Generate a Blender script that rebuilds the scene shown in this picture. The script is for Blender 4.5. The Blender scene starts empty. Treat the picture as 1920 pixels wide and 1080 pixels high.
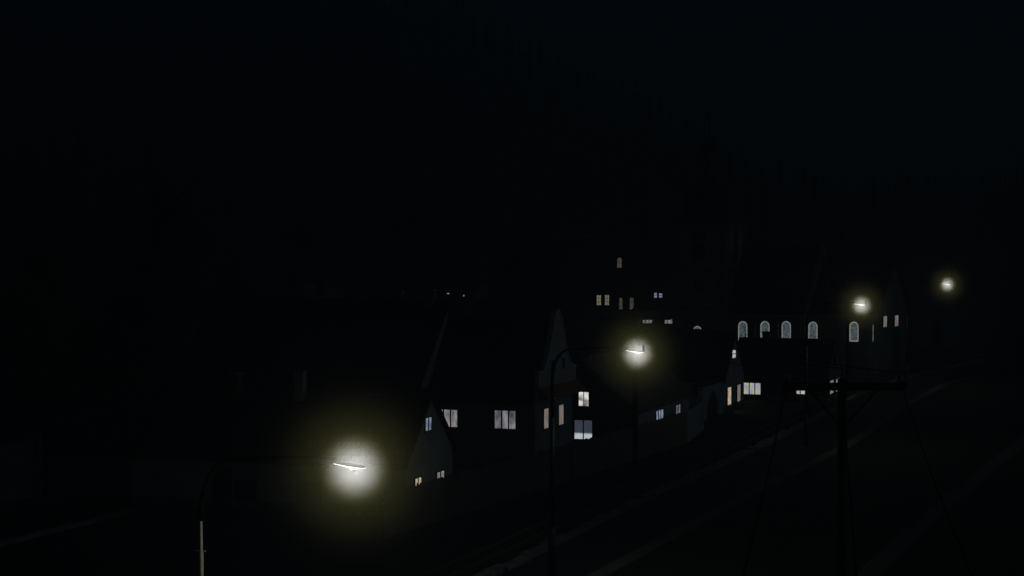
import bpy, math, random
from mathutils import Vector
random.seed(7)
R = math.radians
sc = bpy.context.scene
COL = sc.collection
# ------------------------------------------------------------------ camera
F, HC, VH = 3600.0, 13.0, 428.0
PITCH = math.atan((540 - VH) / F)
cp, sp = math.cos(PITCH), math.sin(PITCH)
cam = bpy.data.cameras.new('camera'); camo = bpy.data.objects.new('camera', cam); COL.objects.link(camo)
cam.sensor_width = 36; cam.lens = F / 1920 * 36; cam.clip_end = 6000; cam.clip_start = .5
camo.location = (0, 0, HC); camo.rotation_euler = (R(90) - PITCH, 0, 0)
sc.camera = camo

def ray(u, v):
    a, b = (u - 960) / F, (540 - v) / F
    return Vector((a, cp + b * sp, b * cp - sp))
def P(u, v, d):                      # point at distance d into the scene
    r = ray(u, v); t = d / r.y
    return Vector((0, 0, HC)) + r * t
def G(u, v, z=0):                    # point on the ground
    r = ray(u, v); t = (z - HC) / r.z
    return Vector((0, 0, HC)) + r * t
def solve_u(o, d, u):                # o + t d lands in picture column u
    a = (u - 960) / F
    f0 = o.y * cp - (o.z - HC) * sp; fd = d.y * cp - d.z * sp
    return (a * f0 - o.x) / (d.x - a * fd)
def solve_v(x, y, v):                # height above (x,y) that lands in picture row v
    b = (540 - v) / F
    # up = (z-HC)*cp + y*sp ; fwd = y*cp-(z-HC)*sp
    return HC + y * (b * cp - sp) / (cp + b * sp)

# ------------------------------------------------------------------ materials
def newmat(name):
    m = bpy.data.materials.new(name); m.use_nodes = True
    return m, m.node_tree.nodes, m.node_tree.links, m.node_tree.nodes['Principled BSDF']
def rgba(c): return (c[0], c[1], c[2], 1)
def noisy(name, c1, c2, scale=3., rough=.85, bump=.2, detail=6., metal=0., stretch=(1, 1, 1), spec=.3):
    m, n, l, b = newmat(name)
    tc = n.new('ShaderNodeTexCoord'); mp = n.new('ShaderNodeMapping'); mp.inputs['Scale'].default_value = stretch
    nz = n.new('ShaderNodeTexNoise'); nz.inputs['Scale'].default_value = scale; nz.inputs['Detail'].default_value = detail
    cr = n.new('ShaderNodeValToRGB'); cr.color_ramp.elements[0].position = .3; cr.color_ramp.elements[1].position = .7
    cr.color_ramp.elements[0].color = rgba(c1); cr.color_ramp.elements[1].color = rgba(c2)
    l.new(tc.outputs['Object'], mp.inputs['Vector']); l.new(mp.outputs['Vector'], nz.inputs['Vector'])
    l.new(nz.outputs['Fac'], cr.inputs['Fac']); l.new(cr.outputs['Color'], b.inputs['Base Color'])
    b.inputs['Roughness'].default_value = rough; b.inputs['Metallic'].default_value = metal
    b.inputs['Specular IOR Level'].default_value = spec
    if bump:
        bp = n.new('ShaderNodeBump'); bp.inputs['Strength'].default_value = bump; bp.inputs['Distance'].default_value = .05
        l.new(nz.outputs['Fac'], bp.inputs['Height']); l.new(bp.outputs['Normal'], b.inputs['Normal'])
    return m
def tiles(name, c1, c2, axis='x', w=.24, h=.3, rough=.8):
    """clay tiles in courses: brick pattern laid over the slope (u along the ridge, v = height)"""
    m, n, l, b = newmat(name)
    tc = n.new('ShaderNodeTexCoord'); sx = n.new('ShaderNodeSeparateXYZ'); cx = n.new('ShaderNodeCombineXYZ')
    l.new(tc.outputs['Object'], sx.inputs[0]); l.new(sx.outputs['X' if axis == 'x' else 'Y'], cx.inputs['X'])
    l.new(sx.outputs['Z'], cx.inputs['Y'])
    br = n.new('ShaderNodeTexBrick'); br.inputs['Scale'].default_value = 1
    br.inputs['Brick Width'].default_value = w; br.inputs['Row Height'].default_value = h
    br.inputs['Mortar Size'].default_value = .035; br.inputs['Mortar Smooth'].default_value = .6
    br.inputs['Color1'].default_value = rgba(c1); br.inputs['Color2'].default_value = rgba(c2)
    br.inputs['Mortar'].default_value = rgba([q * .35 for q in c1]); br.inputs['Bias'].default_value = 0
    l.new(cx.outputs[0], br.inputs['Vector'])
    nz = n.new('ShaderNodeTexNoise'); nz.inputs['Scale'].default_value = .9; nz.inputs['Detail'].default_value = 5
    l.new(tc.outputs['Object'], nz.inputs['Vector'])
    mx = n.new('ShaderNodeMix'); mx.data_type = 'RGBA'; mx.blend_type = 'MULTIPLY'; mx.inputs['Factor'].default_value = .8
    cr = n.new('ShaderNodeValToRGB'); cr.color_ramp.elements[0].position = .3; cr.color_ramp.elements[1].position = .7
    cr.color_ramp.elements[0].color = (.45, .45, .42, 1); cr.color_ramp.elements[1].color = (1, 1, 1, 1)
    l.new(nz.outputs['Fac'], cr.inputs['Fac']); l.new(br.outputs['Color'], mx.inputs['A']); l.new(cr.outputs['Color'], mx.inputs['B'])
    l.new(mx.outputs['Result'], b.inputs['Base Color'])
    bp = n.new('ShaderNodeBump'); bp.inputs['Strength'].default_value = .7; bp.inputs['Distance'].default_value = .04; bp.invert = True
    l.new(br.outputs['Fac'], bp.inputs['Height']); l.new(bp.outputs['Normal'], b.inputs['Normal'])
    b.inputs['Roughness'].default_value = rough; b.inputs['Specular IOR Level'].default_value = .2
    return m
M = {}
M['plaster'] = noisy('pale_plaster', (.42, .43, .42), (.6, .6, .57), 1.2, .9, .15)
M['plaster_grey'] = noisy('grey_plaster', (.16, .17, .18), (.27, .28, .28), 1.1, .9, .2)
M['plaster_blue'] = noisy('bluish_plaster', (.24, .28, .31), (.36, .40, .42), 1., .9, .15)
M['plaster_ochre'] = noisy('ochre_plaster', (.2, .185, .14), (.3, .28, .22), 1., .9, .15)
M['trim'] = noisy('white_trim', (.6, .61, .6), (.75, .75, .73), 2., .85, .1)
M['stone'] = noisy('grey_stone', (.16, .16, .155), (.34, .335, .32), 2.5, .9, .5)
M['timberwall'] = noisy('dark_timber_wall', (.03, .025, .02), (.075, .06, .045), 2., .85, .3, stretch=(1, 1, 9))
M['board'] = noisy('weathered_board', (.13, .10, .075), (.25, .2, .155), 3., .85, .3, stretch=(5, 5, .5))
M['wood'] = noisy('creosoted_wood', (.05, .04, .032), (.11, .09, .07), 3., .8, .3, stretch=(5, 5, .4))
M['frame'] = noisy('dark_window_frame', (.03, .025, .02), (.05, .04, .035), 5., .6, .05)
M['metal'] = noisy('galvanised_steel', (.3, .31, .31), (.45, .45, .44), 6., .5, .05, metal=.6)
M['glow_tinted'] = noisy('glow_tinted_steel', (.62, .57, .42), (.75, .7, .54), 6., .5, .05)  # nearest lamp's pole: lamplight put into a paler, yellower colour
M['darkmetal'] = noisy('dark_painted_metal', (.02, .02, .02), (.04, .04, .04), 6., .5, .05)
M['ceramic'] = noisy('grey_ceramic', (.5, .5, .48), (.62, .62, .6), 6., .25, .0)
M['wire'] = noisy('weathered_wire', (.006, .006, .006), (.012, .012, .012), 6., .95, 0, spec=.02)
M['tile_brown_x'] = tiles('brown_clay_tile_a', (.07, .045, .03), (.11, .07, .05), 'x')
M['tile_brown_y'] = tiles('brown_clay_tile_b', (.12, .085, .055), (.19, .14, .09), 'y')
M['tile_red_x'] = tiles('red_clay_tile', (.3, .09, .045), (.4, .13, .07), 'x')
M['tile_dark_x'] = tiles('dark_slate_a', (.035, .035, .04), (.06, .06, .065), 'x', .3, .25)
M['tile_dark_y'] = tiles('dark_slate_b', (.05, .055, .065), (.09, .1, .115), 'y', .3, .25)
M['zinc'] = noisy('zinc_sheet_roof', (.2, .22, .24), (.32, .34, .36), 1.5, .45, .05, metal=.2)
M['copper'] = noisy('dark_red_sheet_roof', (.07, .025, .018), (.12, .04, .03), 1.6, .5, .05)
M['brick'] = noisy('sooty_brick', (.1, .05, .035), (.2, .1, .07), 5., .9, .3)
M['asphalt'] = noisy('asphalt', (.03, .032, .035), (.05, .052, .056), 8., .85, .1)
M['gravel'] = noisy('pale_gravel', (.12, .115, .1), (.24, .225, .195), 9., .95, .3)
M['earth'] = noisy('grass_and_earth', (.018, .022, .010), (.055, .045, .025), .35, .95, .4, 9.)
M['hill'] = noisy('forest_floor', (.02, .03, .018), (.04, .05, .03), .05, .95, .3, 9.)
M['leaf'] = noisy('broad_leaf', (.06, .1, .025), (.14, .2, .06), .8, .7, 0)
M['leaf_dark'] = noisy('dark_leaf', (.03, .042, .018), (.07, .09, .035), .8, .75, 0)
M['leaf_autumn'] = noisy('brownish_leaf', (.05, .048, .02), (.1, .09, .04), .8, .75, 0)
M['needle'] = noisy('spruce_needle', (.02, .032, .02), (.045, .06, .035), .6, .8, 0)
M['bark'] = noisy('bark', (.04, .03, .022), (.09, .07, .05), 4., .9, .5, stretch=(4, 4, .8))
M['door'] = noisy('dark_plank_door', (.02, .016, .012), (.045, .035, .025), 3., .7, .2, stretch=(8, 8, .4))
def dark_glass():
    m, n, l, b = newmat('unlit_glass'); b.inputs['Base Color'].default_value = (.02, .025, .03, 1)
    b.inputs['Roughness'].default_value = .12; b.inputs['Specular IOR Level'].default_value = .6
    return m
M['glass'] = dark_glass()

def lit(name, stops, strength, scale=2.2, stretch=(1, 1, 1), gradient=None, seed=0.):
    """glass in front of a lit room: the curtains and furniture inside make uneven patches.
    gradient: (low colour, high colour, split) over the height of the pane"""
    m, n, l, b = newmat(name)
    n.remove(b); out = n['Material Output']; em = n.new('ShaderNodeEmission'); em.inputs['Strength'].default_value = strength
    tc = n.new('ShaderNodeTexCoord'); mp = n.new('ShaderNodeMapping'); mp.inputs['Scale'].default_value = stretch
    mp.inputs['Location'].default_value = (seed, seed * 1.7, seed * .6)
    nz = n.new('ShaderNodeTexNoise'); nz.inputs['Scale'].default_value = scale; nz.inputs['Detail'].default_value = 5
    cr = n.new('ShaderNodeValToRGB'); e = cr.color_ramp.elements
    while len(e) < len(stops): e.new(.5)
    for i, c in enumerate(stops):
        e[i].position = .3 + .4 * i / max(1, len(stops) - 1); e[i].color = rgba(c)
    l.new(tc.outputs['Object'], mp.inputs['Vector']); l.new(mp.outputs['Vector'], nz.inputs['Vector']); l.new(nz.outputs['Fac'], cr.inputs['Fac'])
    src = cr.outputs['Color']
    if gradient:
        sx = n.new('ShaderNodeSeparateXYZ'); l.new(tc.outputs['Generated'], sx.inputs[0])
        g = n.new('ShaderNodeValToRGB'); g.color_ramp.elements[0].position = gradient[2] - .04; g.color_ramp.elements[1].position = gradient[2] + .04
        g.color_ramp.elements[0].color = rgba(gradient[0]); g.color_ramp.elements[1].color = rgba(gradient[1])
        l.new(sx.outputs['Z'], g.inputs['Fac'])
        mx = n.new('ShaderNodeMix'); mx.data_type = 'RGBA'; mx.blend_type = 'MULTIPLY'; mx.inputs['Factor'].default_value = 1
        l.new(src, mx.inputs['A']); l.new(g.outputs['Color'], mx.inputs['B']); src = mx.outputs['Result']
    l.new(src, em.inputs['Color']); l.new(em.outputs['Emission'], out.inputs['Surface'])
    return m
def s2l(r, g, b):
    f = lambda c: (c / 255 / 12.92) if c / 255 < .04045 else ((c / 255 + .055) / 1.055) ** 2.4
    return (f(r), f(g), f(b))
M['lit_grey'] = lit('lit_grey_curtain', [s2l(92, 92, 100), s2l(128, 125, 124), s2l(165, 165, 168)], 1., 1.6, (3, 3, 1))
M['lit_room'] = lit('lit_room_blue_grey', [s2l(60, 62, 76), s2l(112, 112, 116), s2l(150, 150, 152)], 1., 1.4, (2, 2, 1), seed=3.)
M['lit_pink'] = lit('lit_pink_curtain', [s2l(84, 78, 76), s2l(122, 113, 108), s2l(150, 140, 132)], 1., 2.4, (5, 5, .7), seed=1.)
M['lit_warm'] = lit('lit_warm_room', [s2l(128, 118, 108), s2l(196, 174, 140), s2l(208, 200, 188)], 1., 2.2, (3, 3, 1), seed=2.)
M['lit_cream'] = lit('lit_cream_room', [s2l(92, 88, 76), s2l(128, 122, 104), s2l(148, 143, 126)], 1., 2., (2, 2, 1), seed=5.)
M['lit_sepia'] = lit('lit_dim_sepia', [s2l(56, 52, 47), s2l(76, 70, 64), s2l(94, 82, 75)], 1., 1.6, (2, 2, 1), seed=4.)
M['lit_blue'] = lit('lit_bluish_room', [s2l(76, 86, 108), s2l(122, 134, 156), s2l(180, 186, 195)], 1., 2.2, (2, 2, 1), seed=6.)
M['lit_bluecol'] = lit('lit_colourful_room', [s2l(110, 122, 165), s2l(165, 175, 195), s2l(190, 186, 130), s2l(215, 235, 225)], 1., 1.3, (1.4, 1.4, 1.4), seed=9.)
M['lit_white'] = lit('lit_white_curtain', [s2l(150, 150, 156), s2l(195, 196, 200), s2l(225, 225, 225)], 1., 2., (4, 4, 1), seed=7.)
M['lit_bright'] = lit('lit_bright_room', [s2l(60, 60, 68), s2l(212, 208, 202), s2l(255, 253, 248)], 1.1, 1.6, (1.3, 1.3, 1.3), seed=11.)
M['lit_half'] = lit('lit_room_bright_below', [(.75, .78, .8), (1, 1, 1)], 1., 1.5, (2, 2, 2), (s2l(205, 215, 222), s2l(62, 66, 78), .4), seed=8.)
M['lit_lav'] = lit('lit_lavender_pane', [s2l(110, 112, 150), s2l(150, 152, 190)], 1., 3., seed=1.5)
M['lit_border'] = lit('lit_glowing_frame', [s2l(112, 112, 110), s2l(150, 150, 145)], 1., 3.)  # brightness of the pale church window frames, put in as emission
def stained():
    m, n, l, b = newmat('stained_church_glass'); n.remove(b); out = n['Material Output']
    em = n.new('ShaderNodeEmission'); tc = n.new('ShaderNodeTexCoord')
    vo = n.new('ShaderNodeTexVoronoi'); vo.inputs['Scale'].default_value = 5.5
    nz = n.new('ShaderNodeTexNoise'); nz.inputs['Scale'].default_value = 3.; nz.inputs['Detail'].default_value = 3
    cr = n.new('ShaderNodeValToRGB'); e = cr.color_ramp.elements
    e[0].position = .2; e[0].color = rgba(s2l(98, 110, 116)); e[1].position = .75; e[1].color = rgba(s2l(58, 69, 78))
    c2 = n.new('ShaderNodeValToRGB'); e = c2.color_ramp.elements
    e[0].position = .35; e[0].color = (.78, .84, .92, 1); e[1].position = .65; e[1].color = (1.0, .97, .8, 1)
    mx = n.new('ShaderNodeMix'); mx.data_type = 'RGBA'; mx.blend_type = 'MULTIPLY'; mx.inputs['Factor'].default_value = 1
    l.new(tc.outputs['Object'], vo.inputs['Vector']); l.new(tc.outputs['Object'], nz.inputs['Vector'])
    l.new(vo.outputs['Distance'], cr.inputs['Fac']); l.new(nz.outputs['Fac'], c2.inputs['Fac'])
    l.new(cr.outputs['Color'], mx.inputs['A']); l.new(c2.outputs['Color'], mx.inputs['B'])
    l.new(mx.outputs['Result'], em.inputs['Color']); l.new(em.outputs['Emission'], out.inputs['Surface'])
    return m
M['stained'] = stained()
def lamp_lens():
    m, n, l, b = newmat('glowing_lamp_bowl'); n.remove(b); em = n.new('ShaderNodeEmission')
    em.inputs['Color'].default_value = (1, .98, .93, 1); em.inputs['Strength'].default_value = 3.
    l.new(em.outputs[0], n['Material Output'].inputs['Surface']); return m
M['lens'] = lamp_lens()

# ------------------------------------------------------------------ mesh building
class MB:
    def __init__(s): s.v, s.f = [], []
    def quad(s, a, b, c, d): i = len(s.v); s.v += [tuple(a), tuple(b), tuple(c), tuple(d)]; s.f.append((i, i + 1, i + 2, i + 3)); return s
    def poly(s, pts): i = len(s.v); s.v += [tuple(p) for p in pts]; s.f.append(tuple(range(i, i + len(pts)))); return s
    def box(s, x0, x1, y0, y1, z0, z1):
        i = len(s.v)
        s.v += [(x0, y0, z0), (x1, y0, z0), (x1, y1, z0), (x0, y1, z0), (x0, y0, z1), (x1, y0, z1), (x1, y1, z1), (x0, y1, z1)]
        s.f += [tuple(i + k for k in q) for q in ((0, 3, 2, 1), (4, 5, 6, 7), (0, 1, 5, 4), (1, 2, 6, 5), (2, 3, 7, 6), (3, 0, 4, 7))]
        return s
    def prism(s, pts, off):           # closed outline pts (3-D), extruded by vector off
        n = len(pts); i = len(s.v); off = Vector(off)
        s.v += [tuple(p) for p in pts] + [tuple(Vector(p) + off) for p in pts]
        s.f.append(tuple(range(i + n - 1, i - 1, -1))); s.f.append(tuple(range(i + n, i + 2 * n)))
        for k in range(n): s.f.append((i + k, i + (k + 1) % n, i + n + (k + 1) % n, i + n + k))
        return s
    def tube(s, pts, rad, seg=8):
        pts = [Vector(p) for p in pts]; rad = rad if isinstance(rad, (list, tuple)) else [rad] * len(pts); i0 = len(s.v)
        for k, p in enumerate(pts):
            t = (pts[min(k + 1, len(pts) - 1)] - pts[max(k - 1, 0)]).normalized()
            a = t.orthogonal() if abs(t.z) < .95 else Vector((1, 0, 0))
            if abs(t.z) < .95: a = t.cross(Vector((0, 0, 1))).normalized()
            a = (a - t * a.dot(t)).normalized(); b = t.cross(a)
            for q in range(seg):
                an = 2 * math.pi * q / seg; s.v.append(tuple(p + (a * math.cos(an) + b * math.sin(an)) * rad[k]))
        for k in range(len(pts) - 1):
            for q in range(seg):
                A = i0 + k * seg + q; B = i0 + k * seg + (q + 1) % seg; s.f.append((A, B, B + seg, A + seg))
        s.f.append(tuple(i0 + q for q in reversed(range(seg)))); e = i0 + (len(pts) - 1) * seg; s.f.append(tuple(e + q for q in range(seg)))
        return s
    def lathe(s, prof, c=(0, 0), seg=8, rot=0.):
        i0 = len(s.v)
        for r, z in prof:
            for q in range(seg):
                an = rot + 2 * math.pi * q / seg; s.v.append((c[0] + r * math.cos(an), c[1] + r * math.sin(an), z))
        for k in range(len(prof) - 1):
            for q in range(seg):
                A = i0 + k * seg + q; B = i0 + k * seg + (q + 1) % seg; s.f.append((A, B, B + seg, A + seg))
        s.f.append(tuple(i0 + q for q in reversed(range(seg)))); e = i0 + (len(prof) - 1) * seg; s.f.append(tuple(e + q for q in range(seg)))
        return s
    def build(s, name, mat, parent=None, smooth=False, label=None, shift=None):
        me = bpy.data.meshes.new(name); v = s.v
        if shift is not None: v = [(a - shift[0], b - shift[1], c - shift[2]) for a, b, c in v]
        me.from_pydata(v, [], s.f); me.materials.append(mat); me.update()
        if smooth: me.polygons.foreach_set('use_smooth', [True] * len(me.polygons))
        o = bpy.data.objects.new(name, me); COL.objects.link(o)
        if parent is not None: o.parent = parent
        if label: o['label'] = label
        return o
def thing(name, label, cat, loc=(0, 0, 0), rz=0., group=None):
    o = bpy.data.objects.new(name, None); COL.objects.link(o); o.location = loc; o.rotation_euler = (0, 0, rz); o.empty_display_size = .3
    o['label'] = label; o['category'] = cat
    if group: o['group'] = group
    return o
def tag(o, label, cat, group=None):
    o['label'] = label; o['category'] = cat
    if group: o['group'] = group
    return o
def struct(o, kind='structure'): o['kind'] = kind; return o
def copy_tree(o, parent=None):
    c = o.copy(); COL.objects.link(c)
    if parent is not None: c.parent = parent
    for ch in list(o.children): copy_tree(ch, c)
    return c

# ------------------------------------------------------------------ world and moonlight
MOON_EL, MOON_AZ = R(16), R(12)          # azimuth measured from +X towards +Y
w = bpy.data.worlds.new('World'); sc.world = w; w.use_nodes = True
wn, wl = w.node_tree.nodes, w.node_tree.links
sky = wn.new('ShaderNodeTexSky'); sky.sky_type = 'NISHITA'; sky.sun_disc = False
sky.sun_elevation = MOON_EL; sky.sun_rotation = R(90) - MOON_AZ; sky.air_density = 1.3; sky.ozone_density = 2.0; sky.dust_density = .3
bg = wn['Background']; bg.inputs['Strength'].default_value = .00034
tint = wn.new('ShaderNodeMix'); tint.data_type = 'RGBA'; tint.blend_type = 'MULTIPLY'; tint.inputs['Factor'].default_value = 1
tint.inputs['B'].default_value = (.09, .66, 1.0, 1)
wl.new(sky.outputs['Color'], tint.inputs['A']); wl.new(tint.outputs['Result'], bg.inputs['Color'])
sun = bpy.data.lights.new('moon', 'SUN'); sun.energy = .09; sun.angle = R(.5); sun.color = (.4, .74, 1.0)
so = bpy.data.objects.new('moon', sun); COL.objects.link(so)
dv = Vector((math.cos(MOON_EL) * math.cos(MOON_AZ), math.cos(MOON_EL) * math.sin(MOON_AZ), math.sin(MOON_EL)))
so.rotation_euler = (-dv).to_track_quat('-Z', 'Y').to_euler(); so.location = dv * 300

# ------------------------------------------------------------------ ground, hills, road
mb = MB(); xs = [-900, -300, -120, -60, 0, 60, 120, 300, 900]; ys = [-60, 40, 80, 120, 160, 200, 260, 400, 1300]
for i in range(len(xs) - 1):
    for j in range(len(ys) - 1):
        mb.quad((xs[i], ys[j], 0), (xs[i + 1], ys[j], 0), (xs[i + 1], ys[j + 1], 0), (xs[i], ys[j + 1], 0))
struct(mb.build('ground', M['earth']))
def lerp(tab, x):
    if x <= tab[0][0]: return tab[0][1]
    for (a, b), (c, d) in zip(tab, tab[1:]):
        if x <= c: return b + (d - b) * (x - a) / (c - a)
    return tab[-1][1]
SKYLINE = [(-1500, -60), (0, -110), (700, -60), (960, 75), (1100, 150), (1250, 215), (1380, 300), (1480, 370), (1560, 395), (1700, 385), (1900, 350), (2300, 300), (3400, 250)]
DP = 820.
def hill_h(x, y):
    if y < 60: return -3
    u = 960 + F * x / y
    vs = lerp(SKYLINE, u) + 55
    top = HC + (VH - vs) / F * DP
    t = (y - 275) / (DP - 275)
    if t < 0: return -3. * min(1, -t * 4)
    t = min(t, 1.0); sm = t * t * (3 - 2 * t) * .55 + t * .45
    wob = 2.2 * math.sin(x * .021 + y * .013) + 1.6 * math.sin(x * .047 - y * .031)
    return max(-1, top) * sm + wob * min(1, t * 4) - .4
mb = MB(); NX, NY = 96, 40; i0 = 0
for j in range(NY):
    y = 240 + (j / (NY - 1)) ** 1.15 * 760
    for i in range(NX):
        x = (-1 + 2 * i / (NX - 1)) * (y * .62)
        mb.v.append((x, y, hill_h(x, min(y, DP)) if y <= DP else hill_h(x * DP / y, DP) * (1 - .0006 * (y - DP))))
for j in range(NY - 1):
    for i in range(NX - 1):
        a = j * NX + i; mb.f.append((a, a + 1, a + NX + 1, a + NX))
struct(mb.build('hills', M['hill'], smooth=True))

LEFT = [(20., -19.6), (50., -8.6)] + sorted((G(u, v).y, G(u, v).x) for u, v in [(943, 1076), (1035, 1030), (1087, 1002), (1213, 939), (1347, 880), (1456, 828), (1515, 798), (1567, 771), (1634, 732), (1704, 710), (1804, 685)]) + [(205., 58.), (225., 78.)]
RIGHT = [(20., -17.), (50., -5.1)] + sorted((G(u, v).y, G(u, v).x) for u, v in [(1106, 1080), (1400, 924), (1582, 835), (1697, 757), (1767, 720), (1893, 686)]) + [(205., 63.), (225., 84.)]
def xl(y): return lerp(LEFT, y)
def xr(y): return lerp(RIGHT, y) - .15
def strip(name, fa, fb, z, mat, y0, y1, n=90):
    m = MB(); p = None
    for k in range(n + 1):
        y = y0 + (y1 - y0) * k / n; a, b = Vector((fa(y), y, z)), Vector((fb(y), y, z))
        m.v += [tuple(a), tuple(b)]
        if k: i = 2 * k; m.f.append((i - 2, i - 1, i + 1, i))
    return struct(m.build(name, mat))
strip('road', xl, xr, .012, M['asphalt'], 20, 225)
strip('verge', xr, lambda y: xr(y) + .75, .008, M['gravel'], 20, 225)
# loose stone edging along the left side of the road: courses that step up and down
mb = MB(); y = 40.
while y < 215:
    ln = random.uniform(.9, 1.8); nt = random.uniform(.16, .3); x0, x1 = xl(y), xl(y + ln); dx = random.uniform(-.06, .06)
    a, b = Vector((x0, y, 0)), Vector((x1, y + ln - .05, 0)); t = (b - a).normalized(); nrm = Vector((-t.y, t.x, 0)) * (.34 + random.uniform(0, .14))
    off = nrm.normalized() * (.02 + dx)
    mb.prism([a + off, b + off, b + off + nrm, a + off + nrm], (0, 0, nt)); y += ln
struct(mb.build('kerb', M['stone']))
PATH = sorted((G(u, v).y, G(u, v).x) for u, v in [(1612, 1069), (1760, 939), (1908, 824)])
PATH = [(40., PATH[0][1] - (PATH[0][0] - 40) * .385)] + PATH + [(160., PATH[-1][1] + 17)]
strip('path', lambda y: lerp(PATH, y), lambda y: lerp(PATH, y) + .95, .008, M['gravel'], 40, 160, 40)
g = [G(0, 946) - Vector((9, .6, 0)), G(0, 968) - Vector((9, -1.2, 0)), G(0, 966), G(150, 934), G(140, 928), G(60, 930)]
struct(MB().poly([(p.x, p.y, .006) for p in g]).build('forecourt', M['gravel']))
mb = MB(); a0, a1 = G(-120, 1056), G(262, 959); t = (a1 - a0).normalized(); n0 = Vector((-t.y, t.x, 0)) * .22; L0 = (a1 - a0).length; q = 0.
while q < L0 - .5:
    l_ = min(random.uniform(1.6, 2.0), L0 - q); a = a0 + t * q; b = a0 + t * (q + l_ - .03)
    mb.prism([a, b, b + n0, a + n0], (0, 0, .2 + random.uniform(-.02, .03))); q += l_
struct(mb.build('kerb', M['stone']))

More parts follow.
